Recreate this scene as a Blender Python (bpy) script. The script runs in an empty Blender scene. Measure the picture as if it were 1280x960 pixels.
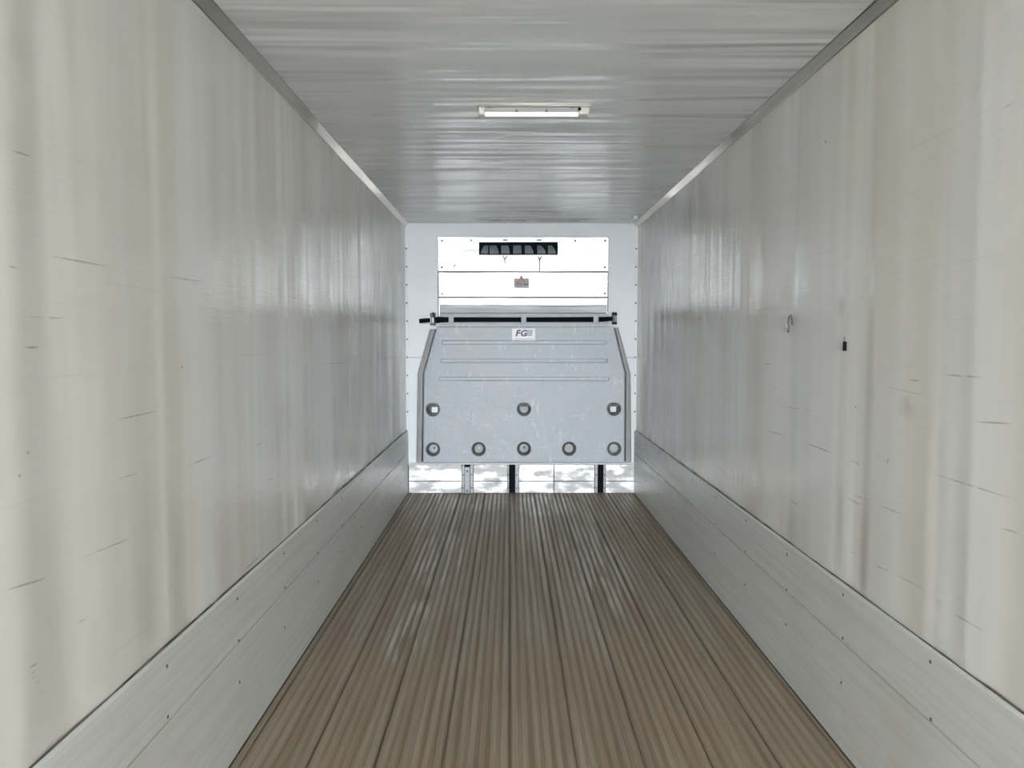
import bpy, bmesh, math, random
from mathutils import Vector, Matrix

random.seed(7)
R = math.radians
scene = bpy.context.scene
C = scene.collection

# ------------------------------------------------------------------ dimensions (metres)
FPX = 967.0                     # focal length in pixels of the 1280x960 frame
PITCH, YAW = R(3.37), R(-0.18)
ZC = 1.630                      # camera height above the load floor
XL, XR = -1.085, 1.330          # inner faces of the side walls
D = 8.10                        # inner face of the front wall
H = 2.822                       # ceiling height
Y_OPEN = -6.6                   # open rear doorway behind the camera
T = 0.08                        # wall thickness

# ------------------------------------------------------------------ camera
cam_d = bpy.data.cameras.new('camera')
cam_d.sensor_width = 36.0
cam_d.lens = FPX / 1280.0 * 36.0
cam_d.clip_start = 0.02
cam = bpy.data.objects.new('camera', cam_d)
C.objects.link(cam)
cam.location = (0, 0, ZC)
cam.rotation_euler = (R(90) - PITCH, 0, YAW)
scene.camera = cam

# ------------------------------------------------------------------ sky and exposure
world = bpy.data.worlds.new('overcast_sky')
scene.world = world
world.use_nodes = True
bg = world.node_tree.nodes['Background']
bg.inputs['Color'].default_value = (0.87, 0.945, 1.0, 1)
bg.inputs['Strength'].default_value = 50.0
scene.view_settings.view_transform = 'Standard'
scene.view_settings.look = 'None'
scene.view_settings.gamma = 1.0
scene.view_settings.use_curve_mapping = False
scene.view_settings.exposure = 0.06
scene.cycles.max_bounces = 16
scene.cycles.diffuse_bounces = 8
scene.cycles.glossy_bounces = 8

# sampling portal in the open rear doorway (daylight enters here)
pl = bpy.data.lights.new('doorway_portal', 'AREA')
pl.shape = 'RECTANGLE'
pl.size, pl.size_y = XR - XL, H
pl.cycles.is_portal = True
po = bpy.data.objects.new('doorway_portal', pl)
C.objects.link(po)
po.location = ((XL + XR) / 2, Y_OPEN - 0.02, H / 2)
po.rotation_euler = (R(90), 0, 0)


# ------------------------------------------------------------------ helpers
def at(u, v, Y):
    """point of the upright plane y = Y seen at photo position (u, v): x, z"""
    dx, dy = (u - 640) / FPX, (480 - v) / FPX
    d = Vector((dx, dy, -1.0))
    d = cam.rotation_euler.to_matrix() @ d
    k = Y / d.y
    return d.x * k, ZC + d.z * k


def link(name, me, mats, parent=None, loc=None):
    o = bpy.data.objects.new(name, me)
    C.objects.link(o)
    if mats is not None:
        for m in (mats if isinstance(mats, (list, tuple)) else [mats]):
            me.materials.append(m)
    if parent is not None:
        o.parent = parent
    if loc is not None:
        o.location = loc
    return o


def obj(name, bm, mats, parent=None, loc=None, smooth=False):
    bmesh.ops.recalc_face_normals(bm, faces=bm.faces[:])
    me = bpy.data.meshes.new(name)
    bm.to_mesh(me)
    bm.free()
    if smooth:
        for p in me.polygons:
            p.use_smooth = True
        try:
            me.set_sharp_from_angle(angle=R(40))
        except Exception:
            pass
    return link(name, me, mats, parent, loc)


def box(bm, x0, x1, y0, y1, z0, z1, bevel=0.0, seg=2):
    x0, x1 = min(x0, x1), max(x0, x1)
    y0, y1 = min(y0, y1), max(y0, y1)
    z0, z1 = min(z0, z1), max(z0, z1)
    r = bmesh.ops.create_cube(bm, size=1.0)
    vs = r['verts']
    for v in vs:
        v.co = Vector(((x0 + x1) / 2 + v.co.x * (x1 - x0), (y0 + y1) / 2 + v.co.y * (y1 - y0), (z0 + z1) / 2 + v.co.z * (z1 - z0)))
    if bevel > 0:
        es = set()
        for v in vs:
            es.update(v.link_edges)
        bmesh.ops.bevel(bm, geom=list(es), offset=bevel, segments=seg, affect='EDGES', profile=0.5)
    return bm


def nbox(x0, x1, y0, y1, z0, z1, bevel=0.0, seg=2):
    return box(bmesh.new(), x0, x1, y0, y1, z0, z1, bevel, seg)


def lathe(bm, prof, c, axis='Y', n=24, a0=0.0):
    """profile (r, h) spun about an axis through c; h measured along the axis"""
    rings = []
    for r, h in prof:
        ring = []
        for i in range(n):
            a = a0 + 2 * math.pi * i / n
            p = (r * math.cos(a), r * math.sin(a))
            if axis == 'Y':
                co = (c[0] + p[0], c[1] + h, c[2] + p[1])
            elif axis == 'X':
                co = (c[0] + h, c[1] + p[0], c[2] + p[1])
            else:
                co = (c[0] + p[0], c[1] + p[1], c[2] + h)
            ring.append(bm.verts.new(co))
        rings.append(ring)
    for a, b in zip(rings, rings[1:]):
        for i in range(n):
            bm.faces.new((a[i], a[(i + 1) % n], b[(i + 1) % n], b[i]))
    bm.faces.new(rings[0])
    bm.faces.new(rings[-1])
    return bm


def prism(bm, pts, y0, y1):
    """polygon in x,z extruded from y0 to y1"""
    a = [bm.verts.new((x, y0, z)) for x, z in pts]
    b = [bm.verts.new((x, y1, z)) for x, z in pts]
    n = len(pts)
    for i in range(n):
        bm.faces.new((a[i], a[(i + 1) % n], b[(i + 1) % n], b[i]))
    bm.faces.new(a)
    bm.faces.new(b)
    return bm


def tube(bm, pts, r, n=6):
    rings = []
    for i, p in enumerate(pts):
        p = Vector(p)
        d = (Vector(pts[min(i + 1, len(pts) - 1)]) - Vector(pts[max(i - 1, 0)])).normalized()
        up = Vector((0, 1, 0)) if abs(d.y) < 0.9 else Vector((1, 0, 0))
        s = d.cross(up).normalized()
        t = d.cross(s).normalized()
        rings.append([bm.verts.new(p + (s * math.cos(2 * math.pi * k / n) + t * math.sin(2 * math.pi * k / n)) * r) for k in range(n)])
    for a, b in zip(rings, rings[1:]):
        for k in range(n):
            bm.faces.new((a[k], a[(k + 1) % n], b[(k + 1) % n], b[k]))
    bm.faces.new(rings[0])
    bm.faces.new(rings[-1])
    return bm


def struct(o):
    o['kind'] = 'structure'
    return o


def tag(o, label, cat, group=None):
    o['label'] = label
    o['category'] = cat
    if group:
        o['group'] = group
    return o


def thing(name, label, cat, loc=(0, 0, 0), group=None):
    o = bpy.data.objects.new(name, None)
    C.objects.link(o)
    o.location = loc
    o.empty_display_size = 0.1
    return tag(o, label, cat, group)


# ------------------------------------------------------------------ materials
class NT:
    def __init__(self, name):
        self.m = bpy.data.materials.new(name)
        self.m.use_nodes = True
        self.t = self.m.node_tree
        self.p = self.t.nodes['Principled BSDF']
        self.tc = self.n('ShaderNodeTexCoord')
        self.pos = self.tc.outputs['Object']

    def n(self, kind, **kw):
        nd = self.t.nodes.new(kind)
        for k, v in kw.items():
            setattr(nd, k, v)
        return nd

    def l(self, a, b):
        self.t.links.new(a, b)

    def mapping(self, scale=(1, 1, 1), loc=(0, 0, 0), rot=(0, 0, 0)):
        mp = self.n('ShaderNodeMapping')
        mp.inputs['Scale'].default_value = scale
        mp.inputs['Location'].default_value = loc
        mp.inputs['Rotation'].default_value = rot
        self.l(self.pos, mp.inputs['Vector'])
        return mp.outputs['Vector']

    def noise(self, scale=(1, 1, 1), s=1.0, detail=3.0, rough=0.5, loc=(0, 0, 0), dist=0.0):
        nz = self.n('ShaderNodeTexNoise')
        nz.inputs['Scale'].default_value = s
        nz.inputs['Detail'].default_value = detail
        nz.inputs['Roughness'].default_value = rough
        nz.inputs['Distortion'].default_value = dist
        self.l(self.mapping(scale, loc), nz.inputs['Vector'])
        return nz.outputs['Fac']

    def ramp(self, fac, a, b, lo=0.0, hi=1.0):
        mr = self.n('ShaderNodeMapRange', interpolation_type='SMOOTHSTEP')
        mr.inputs['From Min'].default_value = a
        mr.inputs['From Max'].default_value = b
        mr.inputs['To Min'].default_value = lo
        mr.inputs['To Max'].default_value = hi
        self.l(fac, mr.inputs['Value'])
        return mr.outputs['Result']

    def mix(self, fac, a, b, blend='MIX'):
        mx = self.n('ShaderNodeMix', data_type='RGBA', blend_type=blend)
        ins = [i for i in mx.inputs if i.enabled]
        if isinstance(fac, (int, float)):
            ins[0].default_value = fac
        else:
            self.l(fac, ins[0])
        for s, v in ((ins[1], a), (ins[2], b)):
            if isinstance(v, tuple):
                s.default_value = (*v[:3], 1)
            else:
                self.l(v, s)
        return [o for o in mx.outputs if o.enabled][0]

    def math(self, op, a, b=0.0, c=None):
        m = self.n('ShaderNodeMath', operation=op)
        for i, v in enumerate((a, b) if c is None else (a, b, c)):
            if isinstance(v, (int, float)):
                m.inputs[i].default_value = v
            else:
                self.l(v, m.inputs[i])
        return m.outputs[0]

    def color(self, c):
        if isinstance(c, tuple):
            self.p.inputs['Base Color'].default_value = (*c[:3], 1)
        else:
            self.l(c, self.p.inputs['Base Color'])

    def set(self, key, v):
        if isinstance(v, (int, float)):
            self.p.inputs[key].default_value = v
        else:
            self.l(v, self.p.inputs[key])

    def bump(self, h, dist=0.01, strength=1.0, normal=None):
        b = self.n('ShaderNodeBump')
        b.inputs['Distance'].default_value = dist
        b.inputs['Strength'].default_value = strength
        self.l(h, b.inputs['Height'])
        if normal is not None:
            self.l(normal, b.inputs['Normal'])
        return b.outputs['Normal']

    def normal(self, n):
        self.l(n, self.p.inputs['Normal'])

    def mark(self, prev, y, z, ly, lz, ang=0.0, soft=1.0, plane='YZ'):
        """adds an elongated scuff mark centred at (y, z) to a running mask"""
        mp = self.n('ShaderNodeMapping', vector_type='TEXTURE')
        if plane == 'YZ':
            mp.inputs['Location'].default_value = (0, y, z)
            mp.inputs['Rotation'].default_value = (ang, 0, 0)
            mp.inputs['Scale'].default_value = (50, ly, lz)
        else:
            mp.inputs['Location'].default_value = (y, z, 0)
            mp.inputs['Rotation'].default_value = (0, 0, ang)
            mp.inputs['Scale'].default_value = (ly, lz, 50)
        self.l(self.pos, mp.inputs['Vector'])
        g = self.n('ShaderNodeTexGradient', gradient_type='SPHERICAL')
        self.l(mp.outputs['Vector'], g.inputs['Vector'])
        f = self.math('MULTIPLY', g.outputs['Fac'], soft)
        if prev is None:
            return f
        return self.math('MAXIMUM', prev, f)


def simple(name, col, rough=0.5, metal=0.0, bump=0.0, bscale=200.0, var=0.0):
    t = NT(name)
    if var > 0:
        f = t.ramp(t.noise(s=9.0, detail=5.0), 0.35, 0.65)
        t.color(t.mix(f, tuple(c * (1 - var) for c in col), tuple(min(1, c * (1 + var)) for c in col)))
    else:
        t.color(col)
    t.set('Roughness', rough)
    t.set('Metallic', metal)
    if bump > 0:
        t.normal(t.bump(t.noise(s=bscale, detail=2.0), bump))
    return t.m


def make_wall(name, seed, scuffs, blots):
    t = NT(name)
    # yellowed streaks running down the laminate
    f = t.ramp(t.noise((1, 1.9, 0.16), 1.0, 4.0, 0.55, (seed, seed * 2.1, 0)), 0.40, 0.64)
    c = t.mix(f, (0.81, 0.803, 0.795), (0.735, 0.71, 0.645))
    f2 = t.ramp(t.noise((1, 0.9, 0.5), 1.3, 3.0, 0.5, (0, seed, 3)), 0.40, 0.75)
    c = t.mix(t.math('MULTIPLY', f2, 0.30), c, (0.66, 0.64, 0.59))
    # fine horizontal rubbing
    h = t.ramp(t.noise((1, 0.9, 70), 1.0, 3.0, 0.6, (0, seed, 1)), 0.62, 0.8)
    c = t.mix(t.math('MULTIPLY', h, 0.16), c, (0.36, 0.33, 0.28))
    m = None
    for s in scuffs:
        m = t.mark(m, *s)
    brk = t.ramp(t.noise((1, 14, 60), 1.0, 3.0, 0.7), 0.3, 0.55)
    m = t.math('MULTIPLY', t.ramp(m, 0.0, 0.6), brk)
    c = t.mix(t.math('MULTIPLY', m, 0.48), c, (0.16, 0.145, 0.12))
    b = None
    for s in blots:
        b = t.mark(b, *s)
    bb = t.math('MULTIPLY', b, t.ramp(t.noise((1, 5, 1.2), 2.0, 4.0, 0.6), 0.3, 0.7))
    c = t.mix(bb, c, (0.28, 0.28, 0.27))
    t.color(c)
    t.set('Roughness', t.ramp(t.noise((1, 2, 2), 1.0, 3.0), 0.3, 0.7, 0.20, 0.262))
    t.set('Specular IOR Level', 0.55)
    w = t.noise((0.2, 2.6, 0.10), 1.0, 2.0, 0.45, (0, seed * 3, 0), 0.3)
    n1 = t.bump(w, 0.035, 1.0)
    n2 = t.bump(t.noise((1, 4, 90), 1.0, 2.0), 0.0006, 1.0, n1)
    t.normal(n2)
    return t.m


def wl(u, v, x):
    """y, z on a side wall at x for photo position (u, v)"""
    dx, dy = (u - 640) / FPX, (480 - v) / FPX
    d = cam.rotation_euler.to_matrix() @ Vector((dx, dy, -1.0))
    k = x / d.x
    return d.y * k, ZC + d.z * k


def seg_mark(u0, v0, u1, v1, x, w=0.006, soft=1.0):
    a, b = wl(u0, v0, x), wl(u1, v1, x)
    dy, dz = b[0] - a[0], b[1] - a[1]
    L = math.hypot(dy, dz) / 2
    return ((a[0] + b[0]) / 2, (a[1] + b[1]) / 2, L * 1.15, w * 0.62, math.atan2(dz, dy), soft)


def blot(u, v, x, ly, lz, soft=0.6):
    y, z = wl(u, v, x)
    return (y, z, ly, lz, 0.0, soft)


L_SC = [(11, 187, 43, 197, .006, .7), (53, 318, 140, 334, .006, .8), (8, 333, 24, 335, .006, .6), (33, 396, 85, 398, .006, .6),
        (28, 434, 60, 435, .007, .9), (140, 526, 200, 513, .006, .8), (230, 584, 268, 569, .005, 1.0), (145, 600, 175, 590, .006, .7),
        (318, 558, 330, 552, .006, .9), (325, 608, 352, 590, .005, .8), (0, 740, 60, 722, .006, .9), (95, 700, 175, 668, .005, .7),
        (32, 846, 46, 838, .005, 1.0), (38, 850, 48, 844, .005, 1.0), (36, 836, 48, 828, .005, 1.0), (40, 857, 50, 851, .005, .8),
        (300, 718, 330, 690, .007, 1.0), (200, 344, 265, 354, .006, .7), (400, 455, 440, 453, .008, .7), (455, 452, 500, 446, .008, .9),
        (34, 568, 36, 563, .010, 1.0), (23, 596, 26, 594, .010, 1.0), (226, 459, 229, 459, .010, 1.0), (52, 864, 55, 866, .008, 1.0),
        (363, 372, 375, 374, .007, .9), (380, 690, 396, 672, .006, .8), (95, 780, 110, 772, .005, .6)]
R_SC = [(955, 455, 964, 456, .007, 1.0), (972, 507, 1018, 514, .006, .6), (955, 537, 985, 546, .006, .7), (1006, 553, 1042, 567, .007, 1.0),
        (1062, 575, 1076, 581, .007, 1.0), (1059, 622, 1077, 632, .006, 1.0), (1068, 619, 1086, 625, .006, .9), (1100, 632, 1127, 643, .006, .9),
        (1136, 475, 1151, 476, .007, 1.0), (1178, 468, 1230, 472, .006, .9), (1217, 527, 1270, 530, .006, .8), (1160, 590, 1280, 628, .006, .7),
        (1094, 707, 1112, 714, .006, 1.0), (1112, 714, 1165, 742, .006, .5), (1190, 766, 1232, 790, .006, .8), (1093, 569, 1103, 571, .008, 1.0),
        (1108, 580, 1111, 572, .010, 1.0), (1068, 508, 1071, 510, .009, 1.0), (1030, 176, 1034, 178, .012, 1.0), (1062, 690, 1071, 691, .006, .7),
        (1245, 140, 1280, 122, .008, .4), (896, 582, 911, 595, .008, .8), (940, 440, 942, 441, .010, .8), (966, 485, 972, 487, .008, .7),
        (985, 622, 1000, 634, .006, .8), (1250, 660, 1280, 668, .006, .7), (1100, 482, 1165, 496, .005, .5)]
M_WALL_L = make_wall('laminate_wall_left', 1.7, [seg_mark(a, b, c, d, XL, w, s) for a, b, c, d, w, s in L_SC],
                     [blot(488, 398, XL, 0.75, 0.07, .8), blot(478, 440, XL, 1.2, 0.25, .45), blot(440, 480, XL, 0.9, 0.5, .35), blot(355, 560, XL, .25, .35, .3)])
M_WALL_R = make_wall('laminate_wall_right', 5.3, [seg_mark(a, b, c, d, XR, w, s) for a, b, c, d, w, s in R_SC],
                     [blot(835, 395, XR, 1.0, 0.08, .7), blot(830, 430, XR, 1.1, 0.30, .45), blot(1050, 383, XR, .06, .05, .4), blot(1137, 510, XR, .09, .05, .5),
                      blot(870, 255, XR, 0.7, 0.25, .5), blot(1052, 570, XR, .05, .5, .4)])


def make_ceiling():
    t = NT('ceiling_laminate')
    f = t.ramp(t.noise((0.5, 3.0, 1), 1.0, 4.0, 0.6), 0.35, 0.7)
    c = t.mix(f, (0.79, 0.81, 0.835), (0.73, 0.75, 0.77))
    s = t.mark(None, 0.00, D - 0.26, 0.44, 0.24, 0, 1.3, 'XY')
    s = t.mark(s, 0.50, D - 0.24, 0.46, 0.22, 0, 1.3, 'XY')
    s = t.mark(s, 0.25, D - 0.55, 0.65, 0.75, 0, .55, 'XY')
    s = t.math('MULTIPLY', s, t.ramp(t.noise((2.5, 16, 1), 1.0, 4.0, 0.65), 0.25, 0.65, .35, 1.0))
    s = t.math('MINIMUM', t.math('MULTIPLY', s, 1.5), 0.95)
    c = t.mix(s, c, (0.15, 0.11, 0.085))
    t.color(c)
    t.set('Roughness', 0.2)
    t.set('Specular IOR Level', 0.55)
    w = t.noise((0.35, 4.2, 1), 1.0, 2.0, 0.5, (0, 0, 0), 0.25)
    n1 = t.bump(w, 0.042, 1.0)
    w2 = t.noise((0.5, 22, 1), 1.0, 2.0, 0.5)
    n2 = t.bump(w2, 0.0022, 1.0, n1)
    t.normal(n2)
    return t.m


def make_brushed(name, col, rough, metal, along, seed=0.0, dirt=0.3):
    t = NT(name)
    g = t.noise(along, 1.0, 3.0, 0.6, (seed, seed, seed))
    f = t.ramp(g, 0.35, 0.7)
    c = t.mix(f, col, tuple(v * 0.90 for v in col))
    d = t.ramp(t.noise((1.2, 1.2, 1.6), 1.0, 5.0, 0.6, (seed, 0, 0)), 0.48, 0.75)
    c = t.mix(t.math('MULTIPLY', d, dirt), c, tuple(v * k for v, k in zip(col, (0.72, 0.68, 0.58))))
    t.color(c)
    t.set('Metallic', metal)
    t.set('Roughness', t.ramp(g, 0.3, 0.7, rough * 0.85, rough * 1.2))
    t.normal(t.bump(g, 0.0006, 1.0, t.bump(t.noise((1.3, 1.3, 1.8), 1.0, 2.0), 0.006)))
    return t.m


def make_floor(name, col, rough, metal, patch):
    t = NT(name)
    t.pos = t.n('ShaderNodeNewGeometry').outputs['Position']
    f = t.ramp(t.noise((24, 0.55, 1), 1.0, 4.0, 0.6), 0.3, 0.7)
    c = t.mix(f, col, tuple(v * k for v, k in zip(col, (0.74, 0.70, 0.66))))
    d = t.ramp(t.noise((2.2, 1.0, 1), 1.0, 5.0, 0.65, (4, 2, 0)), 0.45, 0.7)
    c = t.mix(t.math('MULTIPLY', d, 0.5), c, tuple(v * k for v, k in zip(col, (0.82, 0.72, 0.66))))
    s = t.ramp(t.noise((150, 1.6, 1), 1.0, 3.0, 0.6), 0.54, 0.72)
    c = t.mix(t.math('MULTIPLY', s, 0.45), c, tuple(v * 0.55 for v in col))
    # bright tyre-rubbed patches
    p = t.mark(None, -0.52, 5.7, 0.22, 0.9, 0.0, 1.4, 'XY')
    p = t.mark(p, -0.55, 4.25, 0.16, 0.55, 0.0, 1.4, 'XY')
    p = t.mark(p, 0.62, 5.6, 0.28, 1.3, 0.0, 1.2, 'XY')
    p = t.mark(p, -0.30, 7.6, 0.35, 0.5, 0.0, 1.0, 'XY')
    p = t.mark(p, 0.35, 7.5, 0.4, 0.6, 0.0, 1.2, 'XY')
    p = t.math('MULTIPLY', t.ramp(p, 0.0, 0.5), t.ramp(t.noise((26, 1.4, 1), 1.0, 4.0, 0.6), 0.42, 0.6))
    c = t.mix(t.math('MULTIPLY', p, patch), c, (0.58, 0.57, 0.55))
    t.color(c)
    t.set('Metallic', metal)
    t.set('Roughness', t.ramp(f, 0.0, 1.0, rough, rough + 0.12))
    t.normal(t.bump(t.noise((30, 3, 30), 1.0, 3.0), 0.001))
    return t.m


def make_worn_plate():
    t = NT('scuffed_aluminium')
    f = t.ramp(t.noise((5, 5, 14), 1.0, 5.0, 0.6), 0.40, 0.62)
    c = t.mix(f, (0.88, 0.88, 0.90), (0.60, 0.58, 0.57))
    g = t.ramp(t.noise((6, 6, 7), 1.0, 4.0, 0.7, (3, 1, 5)), 0.60, 0.72)
    c = t.mix(t.math('MULTIPLY', g, 0.7), c, (0.22, 0.20, 0.18))
    t.color(c)
    t.set('Metallic', 0.6)
    t.set('Roughness', t.ramp(f, 0, 1, 0.36, 0.6))
    t.normal(t.bump(t.noise((7, 7, 9), 1.0, 2.0), 0.006))
    return t.m


def make_plastic(name, col, seed):
    t = NT(name)
    f = t.ramp(t.noise((4, 4, 2.2), 1.0, 5.0, 0.6, (seed, 0, 0)), 0.35, 0.7)
    c = t.mix(f, col, (col[0] * 1.06, col[1] * 1.0, col[2] * 0.97))
    # pale vertical rub marks and chips
    s = t.ramp(t.noise((46, 8, 7), 1.0, 4.0, 0.65, (seed, 2, 0)), 0.58, 0.70)
    s = t.math('MULTIPLY', s, t.ramp(t.noise((2.2, 2, 2.6), 1.0, 3.0, 0.5, (seed, 5, 1)), 0.42, 0.60))
    c = t.mix(t.math('MULTIPLY', s, 0.8), c, (0.82, 0.85, 0.9))
    s2 = t.ramp(t.noise((9, 8, 40), 1.0, 4.0, 0.65, (seed, 7, 0)), 0.60, 0.72)
    c = t.mix(t.math('MULTIPLY', s2, 0.5), c, (0.75, 0.78, 0.82))
    k = t.ramp(t.noise((30, 8, 30), 1.0, 2.0, 0.5, (1, seed, 0)), 0.76, 0.80)
    c = t.mix(t.math('MULTIPLY', k, 0.6), c, (0.12, 0.12, 0.12))
    t.color(c)
    t.set('Roughness', 0.42)
    t.normal(t.bump(t.noise(s=60.0, detail=3.0), 0.002, 1.0, t.bump(t.noise(s=5.0), 0.01)))
    return t.m


M_CEIL = make_ceiling()
M_KICK = make_brushed('kick_plate_aluminium', (0.755, 0.765, 0.75), 0.36, 0.12, (1, 0.9, 60), 0.0, 0.35)
M_TRIM = make_brushed('corner_trim_aluminium', (0.46, 0.42, 0.36), 0.13, 1.0, (40, 0.8, 40), 2.0, 0.2)
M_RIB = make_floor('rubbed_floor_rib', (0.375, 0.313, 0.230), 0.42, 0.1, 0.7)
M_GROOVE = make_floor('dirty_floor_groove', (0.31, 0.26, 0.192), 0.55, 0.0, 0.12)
M_FRONT = make_brushed('front_wall_panel', (0.93, 0.95, 0.985), 0.36, 0.0, (0.4, 1, 0.4), 3.0, 0.04)
M_STRIP = simple('corner_strip_white', (0.96, 0.96, 0.97), 0.34, 0.0)
M_UNIT = make_brushed('unit_panel_aluminium', (0.70, 0.705, 0.73), 0.46, 1.0, (1.5, 1, 90), 1.0, 0.0)
M_UNIT2 = make_brushed('unit_band_aluminium', (0.52, 0.53, 0.545), 0.55, 0.35, (1.5, 1, 60), 6.0, 0.2)
M_SCUFF = make_worn_plate()
M_PE = make_plastic('grey_moulded_plastic', (0.50, 0.54, 0.59), 1.0)
M_PE2 = simple('warm_grey_plastic_edge', (0.47, 0.455, 0.45), 0.5, 0.0, 0.001, 80, 0.06)
M_CUP = simple('recess_cup_shade', (0.17, 0.175, 0.17), 0.55, 0.0, 0.001, 60, 0.25)  # shading of the sloping cup walls, put into a dark base colour
M_CUPB = simple('recess_cup_bottom', (0.47, 0.48, 0.48), 0.45, 0.0, 0.001, 60, 0.12)
M_CUPW = simple('white_recess_patch', (0.92, 0.92, 0.92), 0.3)
M_CUPD = simple('dull_recess_patch', (0.42, 0.40, 0.39), 0.45, 0.0, 0, 0, 0.1)
M_BLACK = simple('black_webbing', (0.006, 0.006, 0.008), 0.85, 0.0, 0.0008, 400)
M_BLACK.node_tree.nodes['Principled BSDF'].inputs['Specular IOR Level'].default_value = 0.15
M_DARK = simple('blackened_steel', (0.035, 0.035, 0.045), 0.4, 0.7)
M_STEEL = simple('buckle_steel', (0.42, 0.40, 0.36), 0.35, 0.9)
M_SCREW = simple('dull_screw_head', (0.16, 0.16, 0.15), 0.5, 0.6)
M_SCREWL = simple('bright_screw_head', (0.17, 0.17, 0.18), 0.6, 0.0)
M_SEAM = simple('panel_joint_strip', (0.10, 0.10, 0.105), 0.7, 0.0)
M_SEAL = simple('grimy_sealant', (0.14, 0.115, 0.095), 0.7, 0.0, 0.001, 90, 0.4)
M_GAP = simple('dark_gap_shade', (0.03, 0.027, 0.024), 0.8)
M_VOID = simple('vent_dark_interior', (0.008, 0.010, 0.014), 0.8)
M_VOID.node_tree.nodes['Principled BSDF'].inputs['Specular IOR Level'].default_value = 0.15
M_BLOW = simple('blower_grey_plastic', (0.19, 0.225, 0.26), 0.4, 0.0, 0, 0, 0.1)
M_WHITE = simple('white_plate_enamel', (0.90, 0.88, 0.91), 0.35)
M_INK = simple('slate_print', (0.10, 0.105, 0.17), 0.5)
M_INK2 = simple('lilac_print', (0.38, 0.36, 0.47), 0.5)
M_LABEL = simple('grey_sticker', (0.48, 0.48, 0.49), 0.7)
M_ORANGE = simple('orange_print', (0.62, 0.28, 0.12), 0.6)
M_SAND = simple('pale_print', (0.66, 0.56, 0.52), 0.6)
M_PINK = simple('faded_red_print', (0.42, 0.22, 0.28), 0.6)
M_LAMPB = make_brushed('lamp_housing', (0.34, 0.335, 0.325), 0.4, 0.2, (2, 1, 2), 4.0, 0.1)
M_CAP = simple('lamp_end_cap_cream', (0.72, 0.67, 0.62), 0.45)
M_GROUND = simple('yard_concrete', (0.34, 0.33, 0.31), 0.85, 0.0, 0.004, 20, 0.12)
M_OUT = simple('trailer_outer_skin', (0.8, 0.8, 0.8), 0.4)
_t = NT('lit_lamp_diffuser')
_t.color((0.9, 0.9, 0.9))
_t.p.inputs['Emission Color'].default_value = (1, 1, 1, 1)
_t.p.inputs['Emission Strength'].default_value = 0.8
M_TUBE = _t.m

# ------------------------------------------------------------------ setting: the trailer body
o = struct(obj('ground', nbox(XL - 30, XR + 30, -60, 20, -1.35, -1.25), M_GROUND))
struct(obj('wall_left', nbox(XL - T, XL, Y_OPEN, D + T, -0.06, H + T), M_WALL_L))
struct(obj('wall_right', nbox(XR, XR + T, Y_OPEN, D + T, -0.06, H + T), M_WALL_R))
struct(obj('ceiling', nbox(XL, XR, Y_OPEN, D + T, H, H + T), M_CEIL))

# floor: extruded planks, each with seven raised ribs
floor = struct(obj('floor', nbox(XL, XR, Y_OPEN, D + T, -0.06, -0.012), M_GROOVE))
PW, NR, RH = 0.2585, 6, 0.0045


def plank_mesh(width, n):
    me = bpy.data.meshes.new('plank')
    gap = 0.0022
    prof = [(gap, -0.0118, 1), (gap, -0.0015, 1), (gap + 0.0015, 0.0, 1)]
    pitch = (width - 2 * gap) / n
    for i in range(n):
        c = gap + pitch * (i + 0.5)
        w = pitch * 0.29
        prof += [(c - w - 0.005, 0.0, 1), (c - w, RH, 0), (c - w * .4, RH + 0.0008, 0), (c + w * .4, RH + 0.0008, 0), (c + w, RH, 0), (c + w + 0.005, 0.0, 1)]
    prof += [(width - gap - 0.0015, 0.0, 1), (width - gap, -0.0015, 1), (width - gap, -0.0118, 1)]
    vs, fs, mi = [], [], []
    for x, z, k in prof:
        vs += [(x, Y_OPEN, z), (x, D, z)]
    for i in range(len(prof) - 1):
        fs.append((2 * i, 2 * i + 2, 2 * i + 3, 2 * i + 1))
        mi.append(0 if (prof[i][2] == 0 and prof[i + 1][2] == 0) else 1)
    m = len(prof)
    fs.append((0, 1, 2 * m - 1, 2 * m - 2))
    mi.append(1)
    me.from_pydata(vs, [], fs)
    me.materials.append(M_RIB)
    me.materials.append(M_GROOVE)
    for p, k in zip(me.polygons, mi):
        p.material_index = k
    me.update()
    return me


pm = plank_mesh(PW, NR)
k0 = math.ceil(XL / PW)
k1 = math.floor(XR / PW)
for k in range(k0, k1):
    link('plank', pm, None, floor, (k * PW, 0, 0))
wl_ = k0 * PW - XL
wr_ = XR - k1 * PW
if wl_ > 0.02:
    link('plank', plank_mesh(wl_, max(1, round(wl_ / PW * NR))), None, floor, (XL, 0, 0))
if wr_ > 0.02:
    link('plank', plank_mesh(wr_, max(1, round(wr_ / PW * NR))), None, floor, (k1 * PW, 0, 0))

# kick plates along both side walls
KH, KP = 0.665, 0.020


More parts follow.
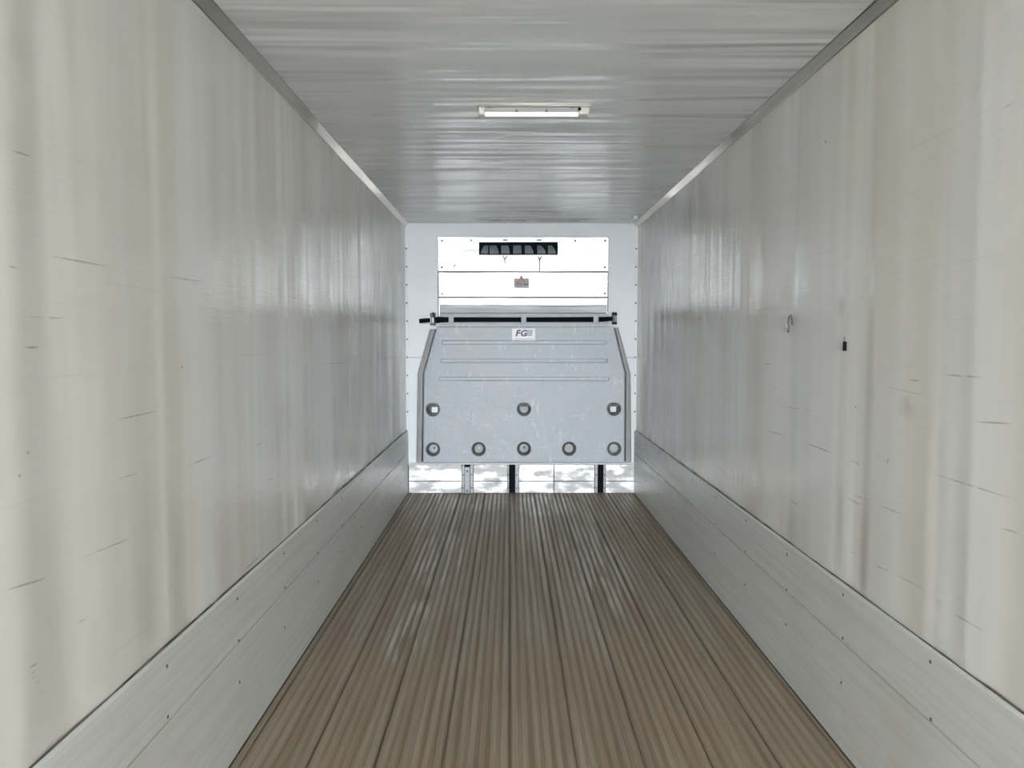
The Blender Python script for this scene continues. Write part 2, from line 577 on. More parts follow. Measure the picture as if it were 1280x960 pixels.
def kick(name, side):
    x = XL if side < 0 else XR
    s = -side
    bm = bmesh.new()
    pr = [(0, 0.008), (KP, 0.008), (KP, 0.4345), (KP - .016, 0.4345), (KP - .016, 0.4385), (KP, 0.4385), (KP, KH - 0.008), (KP - 0.003, KH - 0.003), (KP - 0.008, KH), (0, KH)]
    a = [bm.verts.new((x + s * p, Y_OPEN, z)) for p, z in pr]
    b = [bm.verts.new((x + s * p, D, z)) for p, z in pr]
    n = len(pr)
    for i in range(n):
        bm.faces.new((a[i], a[(i + 1) % n], b[(i + 1) % n], b[i]))
    bm.faces.new(a)
    bm.faces.new(b)
    o = struct(obj(name, bm, M_KICK))
    # grimy sealant bead on the top edge
    bm = bmesh.new()
    tube(bm, [(x + s * 0.006, yy, KH + random.uniform(-.0025, .0025)) for yy in [Y_OPEN + i * (D - Y_OPEN) / 180 for i in range(181)]], 0.0042, 6)
    obj('sealant_bead', bm, M_SEAL, o, smooth=True)
    # shade of the gap under the plate, put in as a dark strip
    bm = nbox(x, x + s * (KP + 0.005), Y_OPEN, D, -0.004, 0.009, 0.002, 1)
    obj('floor_gap_strip', bm, M_GAP, o)
    me = None
    y = 0.46
    while y < D - 0.2:
        for z in (0.62, 0.447, 0.27):
            px = x + s * KP
            if me is None:
                bm = bmesh.new()
                lathe(bm, [(0.0065, -0.004), (0.0065, 0.001), (0.004, 0.0025)], (0, 0, 0), 'X', 10)
                bmesh.ops.recalc_face_normals(bm, faces=bm.faces[:])
                me = bpy.data.meshes.new('screw')
                bm.to_mesh(me)
                bm.free()
                me.materials.append(M_SCREW)
            sc = link('screw', me, None, o, (px, y + random.uniform(-.012, .012), z + random.uniform(-.008, .008)))
            sc.scale.x = s
        y += 0.628
    return o


kick('baseboard_left', -1)
kick('baseboard_right', 1)

# chamfered aluminium trim in the upper corners
TR = 0.036


def corner_trim(name, side):
    x = XL if side < 0 else XR
    s = -side
    bm = bmesh.new()
    pr = [(0.0, H), (TR + .004, H), (TR + .004, H - .004), (TR, H - .006), (0.006, H - TR), (0.004, H - TR - .004), (0.0, H - TR - .004)]
    a = [bm.verts.new((x + s * p, Y_OPEN, z)) for p, z in pr]
    b = [bm.verts.new((x + s * p, D, z)) for p, z in pr]
    n = len(pr)
    for i in range(n):
        bm.faces.new((a[i], a[(i + 1) % n], b[(i + 1) % n], b[i]))
    bm.faces.new(a)
    bm.faces.new(b)
    return struct(obj(name, bm, M_TRIM))


corner_trim('trim_1', -1)
corner_trim('trim_2', 1)

# front wall (the far end): upper and lower sheets with a joint between
wb = struct(obj('wall_back', nbox(XL, XR, D + 0.02, D + T, -0.0119, H), M_SEAL))
ZJ = at(640, 447, D)[1]
ZL = at(640, 579.5, D)[1]
obj('panel', nbox(XL, XR, D, D + 0.021, ZJ + 0.002, H, 0.002, 1), M_FRONT, wb)
obj('panel', nbox(XL, XR, D, D + 0.021, ZL, ZJ - 0.002, 0.002, 1), M_FRONT, wb)

# riveted strips in the far corners
for nm, x, s in (('trim_3', XL, 1), ('trim_4', XR, -1)):
    o = struct(obj(nm, nbox(x, x + s * 0.026, D - 0.012, D, KH + 0.01, H - TR - 0.01, 0.003, 1), M_STRIP))
    bm = bmesh.new()
    lathe(bm, [(0.009, 0.0), (0.009, -0.004), (0.005, -0.008)], (0, 0, 0), 'Y', 10)
    bmesh.ops.recalc_face_normals(bm, faces=bm.faces[:])
    me = bpy.data.meshes.new('rivet')
    bm.to_mesh(me)
    bm.free()
    me.materials.append(M_SCREW)
    for i in range(10):
        z = at(640, 311 + 22.6 * i, D)[1]
        link('rivet', me, None, o, (x + s * 0.015, D - 0.012, z))

# scuffed aluminium plates along the foot of the front wall
bb = struct(obj('baseboard_back', nbox(XL, XR, D + 0.0005, D + 0.02, -0.0119, ZL), M_SEAL))
YB = D - 0.03
ZS = at(640, 601.5, YB)[1]
ztop = at(640, 581, YB)[1]


def bx(u):
    return at(u, 590, YB)[0]


for u0, u1 in ((511, 577), (592, 634), (648.5, 692), (692.7, 743), (757, 795)):
    xa, xb = max(bx(u0), XL + KP), min(bx(u1), XR - KP)
    obj('plate', nbox(xa, xb, YB, D + 0.0005, ZS + 0.002, ztop, 0.003, 1), M_SCUFF, bb)
    obj('plate', nbox(xa, xb, YB - 0.006, D + 0.0005, 0.006, ZS - 0.001, 0.003, 1), M_SCUFF, bb)
for u0, u1 in ((577.4, 580.6), (587.6, 591.6), (634.3, 636.3), (644.0, 648.2), (743.4, 747.0), (754.2, 756.6)):
    f = obj('flange', nbox(bx(u0), bx(u1), YB - 0.012, D + 0.0005, 0.006, ztop, 0.002, 1), M_UNIT2, bb)
    for z in (0.06, 0.20):
        bm = bmesh.new()
        lathe(bm, [(0.008, 0.0), (0.008, -0.003), (0.004, -0.006)], ((bx(u0) + bx(u1)) / 2, YB - 0.012, z), 'Y', 8)
        obj('screw', bm, M_SCREW, f)
# ledge lip above the plates
obj('ledge', nbox(XL + KP, XR - KP, D - 0.045, D - 0.003, ZL - 0.004, ZL + 0.012, 0.004, 2), M_FRONT, bb)

# vertical channels between the plates
for u0, u1, mat, lab, proud in ((580.9, 587.3, M_UNIT2, 'grey metal upright at foot of far wall, left of the two black channels', 0.045),
                               (636.6, 643.7, M_VOID, 'black vertical channel under the middle of the moulded bulkhead', 0.0),
                               (747.3, 754.0, M_VOID, 'black vertical channel under the right side of the moulded bulkhead', 0.0)):
    x0, x1 = bx(u0), bx(u1)
    t = thing('wall_channel', lab, 'channel', ((x0 + x1) / 2, D - 0.02, 0.0), 'channels at the foot of the far wall')
    hw = (x1 - x0) / 2
    if proud:
        obj('web', nbox(-hw, hw, -proud, 0.014, 0.008, ztop - 0.02, 0.004, 2), mat, t)
        for z in (0.035, ztop - 0.06):
            bm = bmesh.new()
            lathe(bm, [(0.010, 0.0), (0.010, -0.004), (0.005, -0.007)], (0, -proud, z), 'Y', 10)
            obj('bolt', bm, M_SCREW, t)
        obj('top_shadow_gap', nbox(-hw, hw, -0.01, 0.014, ztop - 0.019, ztop, 0.001, 1), M_VOID, t)
    else:
        obj('web', nbox(-hw, hw, 0.004, 0.014, 0.008, ztop, 0.001, 1), mat, t)
        obj('side_lip', nbox(-hw, -hw + 0.007, -0.025, 0.004, 0.008, ztop, 0.001, 1), mat, t)
        obj('side_lip', nbox(hw - 0.007, hw, -0.025, 0.004, 0.008, ztop, 0.001, 1), mat, t)

# ------------------------------------------------------------------ refrigeration unit set into the front wall
YU = D - 0.035
ux0, uz1 = at(547.5, 296.5, YU)
ux1, _ = at(760.5, 296.5, YU)
uz_a = at(640, 340, YU)[1]
uz_b = at(640, 371.8, YU)[1]
uz_c = at(640, 381.5, YU)[1]
uz_d = at(640, 391.5, YU)[1]
uz_e = at(640, 407, YU)[1]
unit = thing('refrigeration_unit', 'bright aluminium refrigeration unit casing with dark vent slot on far wall', 'refrigeration unit', ((ux0 + ux1) / 2, D, uz_e))
unit_o = Vector(unit.location)


def rel(o, root):
    """geometry is written in room coordinates; keep it there under a moved parent"""
    o.matrix_parent_inverse = Matrix.Translation(-Vector(root.location))
    return o


def upart(name, bm, mat, parent=None, smooth=False):
    o = obj(name, bm, mat, parent or unit, smooth=smooth)
    if parent is None:
        rel(o, unit)
    return o


TILT = 0.0
upart('back_casing', nbox(ux0 - 0.006, ux1 + 0.006, D - 0.012, D - 0.0005, uz_d - 0.05, uz1 + 0.006), M_SEAL)
# top panel with a vent opening, built as a frame of four strips in one sheet
va = at(599, 303, YU)
vb = at(697, 318.5, YU)
bm = bmesh.new()
xs = [ux0, va[0], vb[0], ux1]
zs = [uz_a + 0.006, vb[1], va[1], uz1]
for yy in (YU, D - 0.012):
    grid = [[bm.verts.new((x, yy, z)) for x in xs] for z in zs]
    for j in range(3):
        for i in range(3):
            if (i, j) != (1, 1):
                bm.faces.new((grid[j][i], grid[j][i + 1], grid[j + 1][i + 1], grid[j + 1][i]))
    if yy == YU:
        g0 = grid
    else:
        g1 = grid
loop_o = [(0, 0), (0, 1), (0, 2), (0, 3), (1, 3), (2, 3), (3, 3), (3, 2), (3, 1), (3, 0), (2, 0), (1, 0)]
loop_i = [(1, 1), (1, 2), (2, 2), (2, 1)]
for lp in (loop_o, loop_i):
    for i in range(len(lp)):
        a, b = lp[i], lp[(i + 1) % len(lp)]
        bm.faces.new((g0[a[0]][a[1]], g0[b[0]][b[1]], g1[b[0]][b[1]], g1[a[0]][a[1]]))
upart('top_panel', bm, M_UNIT)
upart('middle_panel', nbox(ux0 + .004, ux1 - .004, YU, D - 0.012, uz_b + 0.005, uz_a - 0.003, 0.002, 1), M_UNIT)
upart('lower_panel', nbox(ux0 + .004, ux1 - .004, YU, D - 0.012, uz_c, uz_b - 0.004, 0.002, 1), M_UNIT)
bx0 = at(550.5, 386, YU)[0]
bx1 = at(758, 386, YU)[0]
upart('lower_band', nbox(bx0, bx1, YU + 0.006, D - 0.012, uz_d + .004, uz_c - 0.004, 0.002, 1), M_UNIT2)
upart('side_rail', nbox(ux0 + .004, bx0 - .002, YU, D - 0.012, uz_e - .03, uz_c - .001, 0.002, 1), M_UNIT)
upart('side_rail', nbox(bx1 + .002, ux1 - .004, YU, D - 0.012, uz_e - .03, uz_c - .001, 0.002, 1), M_UNIT)
upart('bottom_sill', nbox(bx0, bx1, YU - .004, D - 0.012, uz_e - .03, uz_d - .002, 0.003, 1), M_FRONT)
upart('seam_rail', nbox(ux0 - .002, ux1 + .002, YU - .003, YU + .010, uz_a - .006, uz_a + .008, 0.001, 1), M_SEAM)
upart('seam_rail', nbox(ux0 - .002, ux1 + .002, YU - .003, YU + .010, uz_b - .007, uz_b + .007, 0.001, 1), M_SEAM)
# vent: dark rim, box behind it, blower wheels and vanes
rim = bmesh.new()
rw = 0.011
box(rim, va[0] - rw * .2, vb[0] + rw * .2, YU - .006, YU + .02, va[1] - rw, va[1] + rw * .2)
box(rim, va[0] - rw * .2, vb[0] + rw * .2, YU - .006, YU + .02, vb[1] - rw * .2, vb[1] + rw)
box(rim, va[0] - rw * .2, va[0] + rw, YU - .006, YU + .02, vb[1] + rw, va[1] - rw)
box(rim, vb[0] - rw, vb[0] + rw * .2, YU - .006, YU + .02, vb[1] + rw, va[1] - rw)
vent = upart('vent_rim', rim, M_VOID)
upart('vent_back', nbox(va[0], vb[0], D - 0.0145, D - 0.0119, vb[1], va[1]), M_VOID)
zc_ = (va[1] + vb[1]) / 2
hh = (va[1] - vb[1])
for i, (u0, u1) in enumerate(((601, 610.2), (612, 623.5), (626.5, 637), (641.5, 652), (656, 667), (671.5, 682.5), (685, 695))):
    xa, xb = at(u0, 310, YU)[0], at(u1, 310, YU)[0]
    bm = bmesh.new()
    # curved blower scroll seen through the slot
    n = 10
    rows = []
    k = [0.30, .22, .12, .05, .28, .42, .34][i] * hh
    for j in range(n + 1):
        a = j / n
        z = vb[1] + 0.004 + a * hh * 0.74
        y = YU + 0.002 + 0.018 * a * a
        cut = k * a * a
        rows.append((bm.verts.new((xa + (cut if i in (0,) else 0), y, z)), bm.verts.new((xb - (cut if i > 0 else 0), y, z))))
    for a, b in zip(rows, rows[1:]):
        bm.faces.new((a[0], a[1], b[1], b[0]))
    geo = bmesh.ops.extrude_face_region(bm, geom=bm.faces[:])
    for v in geo['geom']:
        if isinstance(v, bmesh.types.BMVert):
            v.co.y += 0.003
    upart('blower_blade', bm, M_BLOW, smooth=True)
for u, tilt in ((611, 0.2), (625, 0.3), (639.3, 0), (654, -0.25), (669, -0.3), (683.5, -0.2)):
    x = at(u, 310, YU)[0]
    bm = nbox(-0.004, 0.004, YU + .001, D - .013, -hh / 2 + .002, hh / 2 - .002)
    bmesh.ops.rotate(bm, cent=(0, 0, 0), matrix=Matrix.Rotation(tilt * .5, 3, 'Y'), verts=bm.verts)
    bmesh.ops.translate(bm, vec=(x, 0, zc_), verts=bm.verts)
    upart('vent_vane', bm, M_VOID)
for u, v in ((552.5, 301), (589, 300.7), (719, 301), (756.5, 301), (552.3, 334.2), (756, 334), (552.6, 367.4), (756, 366.6)):
    x, z = at(u, v, YU)
    bm = bmesh.new()
    lathe(bm, [(0.011, 0.0), (0.011, -0.003), (0.006, -0.007)], (x, YU, z), 'Y', 10)
    upart('screw', bm, M_SCREWL, smooth=True)
for u in (631.5, 674):
    x, z = at(u, 300.2, YU)
    upart('slot_clip', nbox(x - .023, x + .023, YU - .005, YU, z - .008, z + .008, .002, 1), M_SCREW)
x, z = at(568, 332.2, YU)
bm = tube(bmesh.new(), [(x - .009, YU - .003, z - .012), (x + .009, YU - .003, z + .013)], .0045)
upart('bent_tab', bm, M_SCREWL)
# wire ties hanging below the vent
for u, drop in ((631, 330.5), (674.5, 339.5)):
    x, z = at(u, 324, YU)
    zb = at(u, drop, YU)[1]
    y = YU - .004
    bm = bmesh.new()
    tube(bm, [(x - .020, y, z + .034), (x - .010, y - .004, z + .012), (x, y, z), (x + .001, y, (z + zb) / 2), (x - .001, y, zb)], .0055)
    tube(bm, [(x + .022, y, z + .032), (x + .012, y - .004, z + .014), (x, y, z)], .0060)
    w = upart('wire_tie', bm, M_SCREWL, smooth=True)
# warning sticker
lx0, lz1 = at(642.5, 348.2, YU)
lx1, lz0 = at(661, 360, YU)
lab = upart('warning_label', nbox(lx0, lx1, YU - .0022, YU, lz0, lz1), M_LABEL)
tx, tz = at(651.6, 343.8, YU)
tb = at(651.6, 353.5, YU)[1]
obj('triangle_border', prism(bmesh.new(), [(tx, tz), (tx - .045, tb), (tx + .045, tb)], YU - .0040, YU - .0008), M_ORANGE, lab)
obj('triangle_field', prism(bmesh.new(), [(tx, tz - .022), (tx - .028, tb + .004), (tx + .028, tb + .004)], YU - .0050, YU - .0008), M_SAND, lab)
obj('exclamation_mark', prism(bmesh.new(), [(tx - .004, tz - .030), (tx + .004, tz - .030), (tx + .003, tb + .014), (tx - .003, tb + .014)], YU - .0056, YU - .001), M_DARK, lab)
for (a, b, v, m) in ((644, 649, 355.0, M_PINK), (650.5, 653.5, 355.2, M_PINK), (655, 660.3, 355.6, M_INK), (644, 649, 350.6, M_SAND), (655.5, 660, 351, M_SAND), (644, 654, 358.2, M_SAND)):
    xa, zz = at(a, v, YU)
    xb, _ = at(b, v, YU)
    obj('print_line', nbox(xa, xb, YU - .0034, YU - .001, zz - .005, zz + .005), m, lab)

# ------------------------------------------------------------------ moulded grey bulkhead
YF = D - 0.155                   # front face
YR = D - 0.125                   # foot of the side ridges
bk = thing('return_air_bulkhead', 'grey moulded plastic bulkhead with three ribs and round recesses below the refrigeration unit', 'bulkhead',
           (0.12, D, at(640, 578, YF)[1]))


def bpart(name, bm, mat, parent=None, smooth=False):
    o = obj(name, bm, mat, parent or bk, smooth=smooth)
    if parent is None:
        rel(o, bk)
    return o


def poly(pts, Y):
    return [at(u, v, Y) for u, v in pts]


face = poly([(546, 407.8), (767.5, 407.8), (781, 467), (780.5, 577.5), (529, 577.5), (530, 467)], YF)
bm = prism(bmesh.new(), face, YF, D - 0.042)
es = [e for e in bm.edges if all(abs(v.co.y - YF) < 1e-5 for v in e.verts)]
bmesh.ops.bevel(bm, geom=es, offset=0.010, segments=3, affect='EDGES')
shell = bpart('shell', bm, M_PE)
cut = bmesh.new()
for v, u0, u1 in ((428, 552.5, 758.5), (451, 551, 759.5), (473.7, 548, 761)):
    x0, z = at(u0, v, YF)
    x1, _ = at(u1, v, YF)
    hz = 0.0215
    c = bmesh.new()
    # trough with sloping sides
    prA = [(x0, z - hz), (x1, z - hz), (x1, z + hz), (x0, z + hz)]
    prB = [(x0 + .006, z - hz + .007), (x1 - .006, z - hz + .007), (x1 - .006, z + hz - .007), (x0 + .006, z + hz - .007)]
    A = [cut.verts.new((px, YF - .003, pz)) for px, pz in prA]
    B = [cut.verts.new((px, YF + .022, pz)) for px, pz in prB]
    for i in range(4):
        cut.faces.new((A[i], A[(i + 1) % 4], B[(i + 1) % 4], B[i]))
    cut.faces.new(A)
    cut.faces.new(B)
cups = [(541.2, 511.7, 1), (655, 511.2, 1), (767.4, 511.0, 1), (541.3, 561.6, 0), (598.3, 561.4, 0), (655, 561, 0), (711.4, 561.0, 0), (767.8, 561.0, 0)]
CR = 0.0715
for u, v, d in cups:
    x, z = at(u, v, YF)
    lathe(cut, [(CR, -0.01), (CR, 0.075)], (x, YF, z), 'Y', 28, math.pi / 28)
bmesh.ops.recalc_face_normals(cut, faces=cut.faces[:])
cme = bpy.data.meshes.new('cutter')
cut.to_mesh(cme)
cut.free()
co = bpy.data.objects.new('cutter', cme)
C.objects.link(co)
md = shell.modifiers.new('cut', 'BOOLEAN')
md.operation = 'DIFFERENCE'
md.solver = 'EXACT'
md.object = co
shell_pi = shell.matrix_parent_inverse.copy()
shell.parent = None
bpy.context.view_layer.update()
dg = bpy.context.evaluated_depsgraph_get()
nm = bpy.data.meshes.new_from_object(shell.evaluated_get(dg))
shell.modifiers.clear()
shell.data = nm
shell.parent = bk
shell.matrix_parent_inverse = shell_pi
bpy.data.objects.remove(co)
for i, (u, v, d) in enumerate(cups):
    x, z = at(u, v, YF)
    bm = bmesh.new()
    n = 28
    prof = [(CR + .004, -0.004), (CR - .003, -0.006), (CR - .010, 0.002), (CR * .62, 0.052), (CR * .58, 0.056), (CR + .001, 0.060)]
    rings = []
    for r, h in prof:
        ring = []
        for k in range(n):
            a = 2 * math.pi * k / n
            px, pz = r * math.cos(a), r * math.sin(a)
            if d and r < CR * .9:
                pz = min(pz, CR * .33)
            elif d:
                pz = min(pz, CR * .80)
            ring.append(bm.verts.new((x + px, YF + h, z + pz)))
        rings.append(ring)
    for a, b in zip(rings, rings[1:]):
        for k in range(n):
            bm.faces.new((a[k], a[(k + 1) % n], b[(k + 1) % n], b[k]))
    bm.faces.new(rings[-1])
    bm.faces.new(rings[-2][::-1])
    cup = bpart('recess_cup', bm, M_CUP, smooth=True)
    bm = bmesh.new()
    rb = CR * .62
    pts = []
    for k in range(20):
        a = 2 * math.pi * k / 20
        pts.append((x + rb * math.cos(a), z + (min(rb * math.sin(a), CR * .30) if d else rb * math.sin(a))))
    mat = M_CUPB
    if d:
        if i == 1:
            mat = M_CUPD
        else:
            mat = M_CUPW
            off = 0.012 if i == 0 else -0.006
            pts = [(x - .026 + off, z - .034), (x + .030 + off, z - .036), (x + .034 + off, z + .02), (x + .03 + off, z + .034), (x - .028 + off, z + .034)]
    prism(bm, pts, YF + (.030 if d and i != 1 else .046), YF + .0565)
    obj('cup_floor', bm, mat, cup)
    if not d and i in (3, 4, 5):
        bm = bmesh.new()
        lathe(bm, [(.011, 0), (.011, -.006), (.006, -.010)], (x + (.008 if i != 5 else .003), YF + .046, z + .008), 'Y', 10)
        obj('screw', bm, M_SCREW if i != 4 else M_WHITE, cup)

# side ridges: a raised warm-grey bead down each side with a dark groove inside it
for pts_o, pts_i in (([(537, 411.5), (521.6, 467), (520.2, 577)], [(543.3, 411.5), (528.2, 467), (526.6, 577)]),
                     ([(773.3, 409.5), (788.6, 467), (789.4, 577)], [(769.3, 409.5), (783.3, 467), (782.6, 577)])):
    bm = bmesh.new()
    yo, yi = D - 0.05, YF + 0.004
    rows = []
    for (a, b) in zip(pts_o, pts_i):
        xo, zo = at(a[0], a[1], YF + .03)
        xi, zi = at(b[0], b[1], YF)
        sgn = 1 if xi > xo else -1
        rows.append([bm.verts.new(c) for c in ((xo, D - .004, zo), (xo, YF + .045, zo), (xo + sgn * .012, YF + .016, zo), (xi - sgn * .010, YF - .002, zi), (xi, YF + .001, zi), (xi + sgn * .001, YF + .03, zi), (xi, D - .004, zi))])
    for a, b in zip(rows, rows[1:]):
        m = len(a)
        for k in range(m):
            bm.faces.new((a[k], a[(k + 1) % m], b[(k + 1) % m], b[k]))
    bm.faces.new(rows[0])
    bm.faces.new(rows[-1])
    bpart('side_ridge', bm, M_PE2)
    # dark tube standing in for the shade in the groove beside the ridge
    bm = bmesh.new()
    pp = []
    for b in pts_i:
        xi, zi = at(b[0], b[1], YF)
        pp.append((xi + (.009 if pts_i[0][0] < 640 else -.009), YF + .012, zi))
    tube(bm, pp, .0095, 6)
    bpart('groove_shade', bm, M_DARK)
# bottom lip of the shell
x0, z0 = at(520.5, 577.2, YF)
x1, _ = at(789, 577.2, YF)
bpart('bottom_lip', nbox(x0, x1, YF + .012, D - .05, z0 - .012, z0 - .001, .003, 1), M_PE)

# top rail with three loops that hold the strap
rx0, rz1 = at(549, 403.6, YF)
rx1, rz0 = at(761.5, 408, YF)
bpart('top_rail', nbox(rx0, rx1, YF + .004, D - .04, rz0 - .004, rz1 + .004, .004, 2), M_PE)
lz1_, lz0_ = at(640, 393, YF)[1], at(640, 406, YF)[1]
for u in (564, 654.7, 745):
    x, _ = at(u, 400, YF)
    bm = bmesh.new()
    box(bm, x - .026, x + .026, YF - .012, YF + .004, lz0_, lz1_, .005, 2)
    lp = bpart('strap_loop', bm, M_PE)
    bm = bmesh.new()
    lathe(bm, [(.008, 0), (.008, -.003), (.004, -.006)], (x, YF - .012, lz0_ + .018), 'Y', 10)
    obj('rivet', bm, M_PE2, lp)
bpart('rear_rail', nbox(rx0, rx1, YF + .048, YF + .072, lz0_, lz1_ + .006, .003, 1), M_PE)

# maker plate
px0, pz1 = at(640, 410.6, YF)
px1, pz0 = at(669, 425.6, YF)
pl_ = bpart('name_plate', nbox(px0, px1, YF - .004, YF + .001, pz0, pz1, .002, 1), M_WHITE)
obj('plate_border', nbox(px0 + .014, px1 - .014, YF - .0046, YF - .003, pz0 + .012, pz0 + .017), M_INK2, pl_)


def lettering(txt, size, x, z, y, mat, parent, shear=0.0, bold=0.0, sx=1.0):
    cu = bpy.data.curves.new('lettering', 'FONT')
    cu.body = txt
    cu.size = size
    cu.shear = shear
    cu.offset = bold
    cu.extrude = 0.0008
    tmp = bpy.data.objects.new('lettering', cu)
    C.objects.link(tmp)
    bpy.context.view_layer.update()
    me = bpy.data.meshes.new_from_object(tmp.evaluated_get(bpy.context.evaluated_depsgraph_get()))
    bpy.data.objects.remove(tmp)
    me.transform(Matrix.Translation((x, y, z)) @ Matrix.Rotation(R(90), 4, 'X') @ Matrix.Diagonal((sx, 1, 1, 1)))
    return link('lettering', me, mat, parent)


hx = (px1 - px0)
lettering('F', 0.086, px0 + hx * .14, pz0 + .046, YF - .0048, M_INK, pl_, .22, .0035, 1.1)
lettering('G', 0.086, px0 + hx * .355, pz0 + .046, YF - .0048, M_INK, pl_, .18, .0035, 1.05)
for k in range(5):
    zz = pz0 + .047 + k * .0128
    xo = px0 + hx * .62 + k * .0025
    obj('emblem_bar', prism(bmesh.new(), [(xo, zz), (xo + hx * .235, zz), (xo + hx * .235 + .002, zz + .009), (xo + .002, zz + .009)], YF - .0052, YF - .003), M_INK2, pl_)

# ------------------------------------------------------------------ black tie-down strap
YS = YF + 0.022
sx0, sz = at(545, 399.4, YS)
strap = thing('tie_down_strap', 'black webbing strap threaded across the top of the grey bulkhead', 'strap', (0.12, YS, sz))


def spart(name, bm, mat, parent=None, smooth=False):
    o = obj(name, bm, mat, parent or strap, smooth=smooth)
    if parent is None:
        rel(o, strap)
    return o


hz = 0.0265
bm = bmesh.new()
us = [541, 548, 556, 600, 655, 700, 746, 756, 762, 767.5]
vz = [400.3, 399.9, 399.6, 399.5, 399.6, 399.5, 399.3, 399.0, 398.5, 398.2]
hw_ = [.026, .034, .026, .0245, .0245, .0255, .026, .024, .023, .022]
rows = []
for u, v, h in zip(us, vz, hw_):
    x, z = at(u, v, YS)
    rows.append([bm.verts.new(c) for c in ((x, YS - .002, z - h), (x, YS - .002, z + h), (x, YS + .002, z + h), (x, YS + .002, z - h))])
for a, b in zip(rows, rows[1:]):
    for k in range(4):
        bm.faces.new((a[k], a[(k + 1) % 4], b[(k + 1) % 4], b[k]))
bm.faces.new(rows[0])
bm.faces.new(rows[-1])
spart('webbing', bm, M_BLACK)
bm = prism(bmesh.new(), poly([(523.7, 398.6), (537.5, 397.5), (537.8, 402.8), (524.3, 404.2)], YS), YS - .006, YS - .002)
spart('loose_tail', bm, M_BLACK)
# ratchet buckle on the left
x0, z1 = at(537.6, 391.2, YS)
x1, z0 = at(544.3, 406.6, YS)
bk_b = spart('buckle_frame', nbox(x0, x1, YS - .010, YS + .030, z0, z1, .006, 2), M_DARK)
obj('buckle_bar', nbox(x0 + .004, x0 + .012, YS - .020, YS - .008, z0 + .024, z1 - .040, .003, 1), M_STEEL, bk_b)
obj('buckle_bar', nbox(x0 + .026, x0 + .036, YS - .020, YS - .008, z0 + .024, z1 - .038, .003, 1), M_STEEL, bk_b)
obj('buckle_bar', nbox(x1 - .009, x1 - .002, YS - .018, YS - .008, z0 + .030, z1 - .044, .003, 1), M_DARK, bk_b)
bm = bmesh.new()
lathe(bm, [(.030, -.004), (.030, .012)], ((x0 + x1) / 2 + .004, YS - .006, z1 - .022), 'X', 14)
obj('ratchet_wheel', bm, M_DARK, bk_b)
# end fitting on the right
x0, z1 = at(765.3, 390.3, YS)
x1, z0 = at(771, 405.6, YS)
fit = spart('end_fitting', nbox(x0, x1, YS - .006, YS + .030, z0, z1, .005, 2), M_DARK)
for zz in (z1 - .020, z0 + .016):
    obj('fitting_lug', nbox(x0 - .003, x1 + .002, YS - .014, YS - .004, zz - .009, zz + .009, .003, 1), M_BLACK, fit)
obj('fitting_pin', nbox(x1 - .020, x1 - .004, YS - .014, YS - .005, z0 + .036, z1 - .040, .004, 2), M_INK2, fit)

# ------------------------------------------------------------------ ceiling lamp
LY = 4.04
LX0, LX1 = (599 - 637) / FPX * LY, (735 - 637) / FPX * LY
lamp = thing('ceiling_lamp', 'slim strip lamp with cream end caps mounted on the ceiling', 'lamp', ((LX0 + LX1) / 2, LY + .04, H))


def lpart(name, bm, mat, smooth=False):
    return rel(obj(name, bm, mat, lamp, smooth=smooth), lamp)


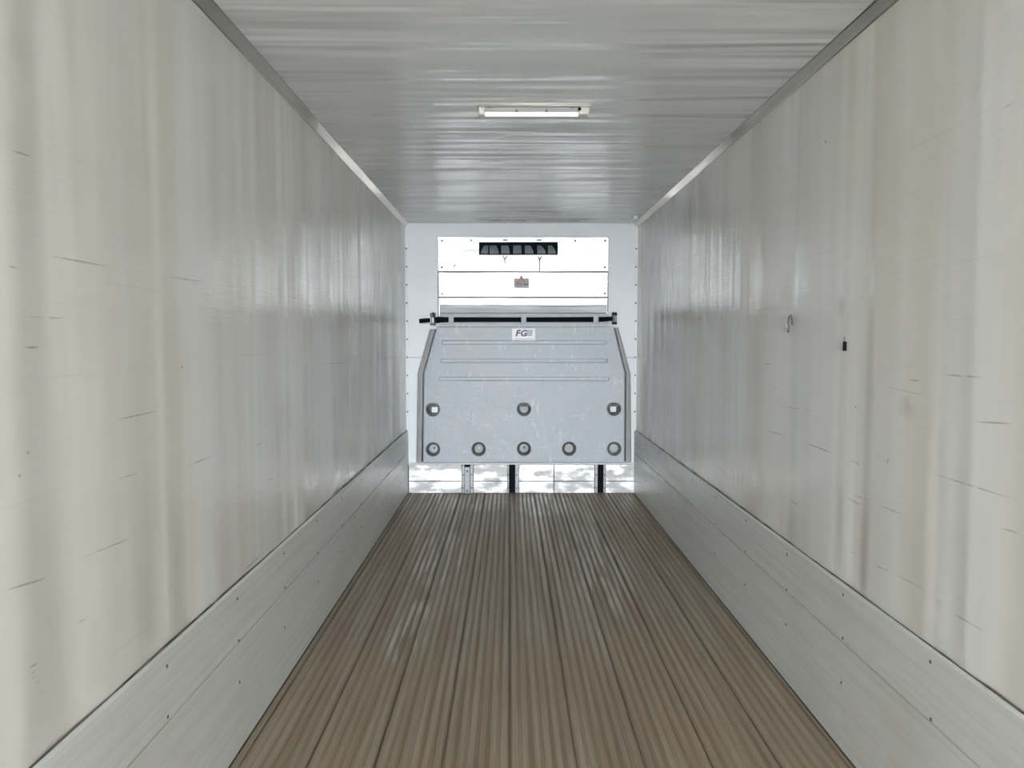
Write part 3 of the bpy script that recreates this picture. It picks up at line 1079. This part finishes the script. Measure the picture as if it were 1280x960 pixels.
lpart('mounting_plate', nbox(LX0 - .006, LX1 + .006, LY - .004, LY + .085, H - .006, H - .0005, .001, 1), M_STEEL)
lpart('housing', nbox(LX0 + .03, LX1 - .05, LY + .004, LY + .075, H - .030, H - .006, .003, 2), M_LAMPB)
lpart('diffuser', nbox(LX0 + .032, LX1 - .054, LY + .010, LY + .070, H - .038, H - .0295, .004, 3), M_TUBE, True)
lpart('end_cap', nbox(LX0, LX0 + .031, LY, LY + .080, H - .047, H - .005, .006, 3), M_CAP, True)
ec = lpart('end_cap', nbox(LX1 - .053, LX1, LY, LY + .080, H - .044, H - .005, .008, 3), M_CAP, True)
bm = bmesh.new()
lathe(bm, [(.009, 0), (.009, -.004)], (LX1 - .050, LY + .001, H - .018), 'Y', 12)
obj('switch_hole', bm, M_VOID, ec)
for fx in (.36, .63):
    xx = LX0 + (LX1 - LX0) * fx - .01
    lpart('clip', nbox(xx - .006, xx + .006, LY - .001, LY + .008, H - .034, H - .020, .002, 1), M_SCREW)
for fx in (.10, .84):
    xx = LX0 + (LX1 - LX0) * fx
    lpart('screw', nbox(xx - .011, xx + .011, LY, LY + .005, H - .013, H - .010), M_SCREW)

# ------------------------------------------------------------------ small fittings
sy = 7.62
sxx = (792.5 - 637) / FPX * sy
sen = thing('ceiling_sensor', 'small white sensor block on ceiling by far right corner', 'sensor', (sxx, sy, H))
obj('body', nbox(-.018, .018, -.02, .02, -.030, 0, .005, 2), M_WHITE, sen, smooth=True)
obj('cable', tube(bmesh.new(), [(.004, .02, -.008), (.008, .15, -.007), (.010, .32, -.007), (.012, .47, -.010)], .006), M_WHITE, sen, smooth=True)

# bent wire hook and black plug on the right wall
y, z = wl(990, 404, XR)
hook = thing('wire_hook', 'bent wire hook hanging on the right wall near eye level', 'hook', (XR, y, z))
obj('wire', tube(bmesh.new(), [(-.006, .030, -.040), (-.010, .012, -.030), (-.011, .018, 0), (-.011, .012, .026), (-.010, -.004, .036), (-.009, -.020, .020), (-.007, -.026, -.008)], .0045, 6), M_SCREW, hook, smooth=True)
obj('tip', tube(bmesh.new(), [(-.006, .030, -.022), (-.012, .030, -.012), (-.006, .028, .004)], .007, 6), M_WHITE, hook, smooth=True)
y, z = wl(1057.5, 432.5, XR)
plug = thing('wall_plug', 'small black plug stuck in the right wall', 'plug', (XR, y, z))
bm = nbox(-.012, .002, -.007, .007, -.020, .018, .004, 2)
obj('body', bm, M_VOID, plug, smooth=True)
obj('stalk', tube(bmesh.new(), [(-.006, -.002, .014), (-.012, -.010, .034)], .0022), M_SCREW, plug)
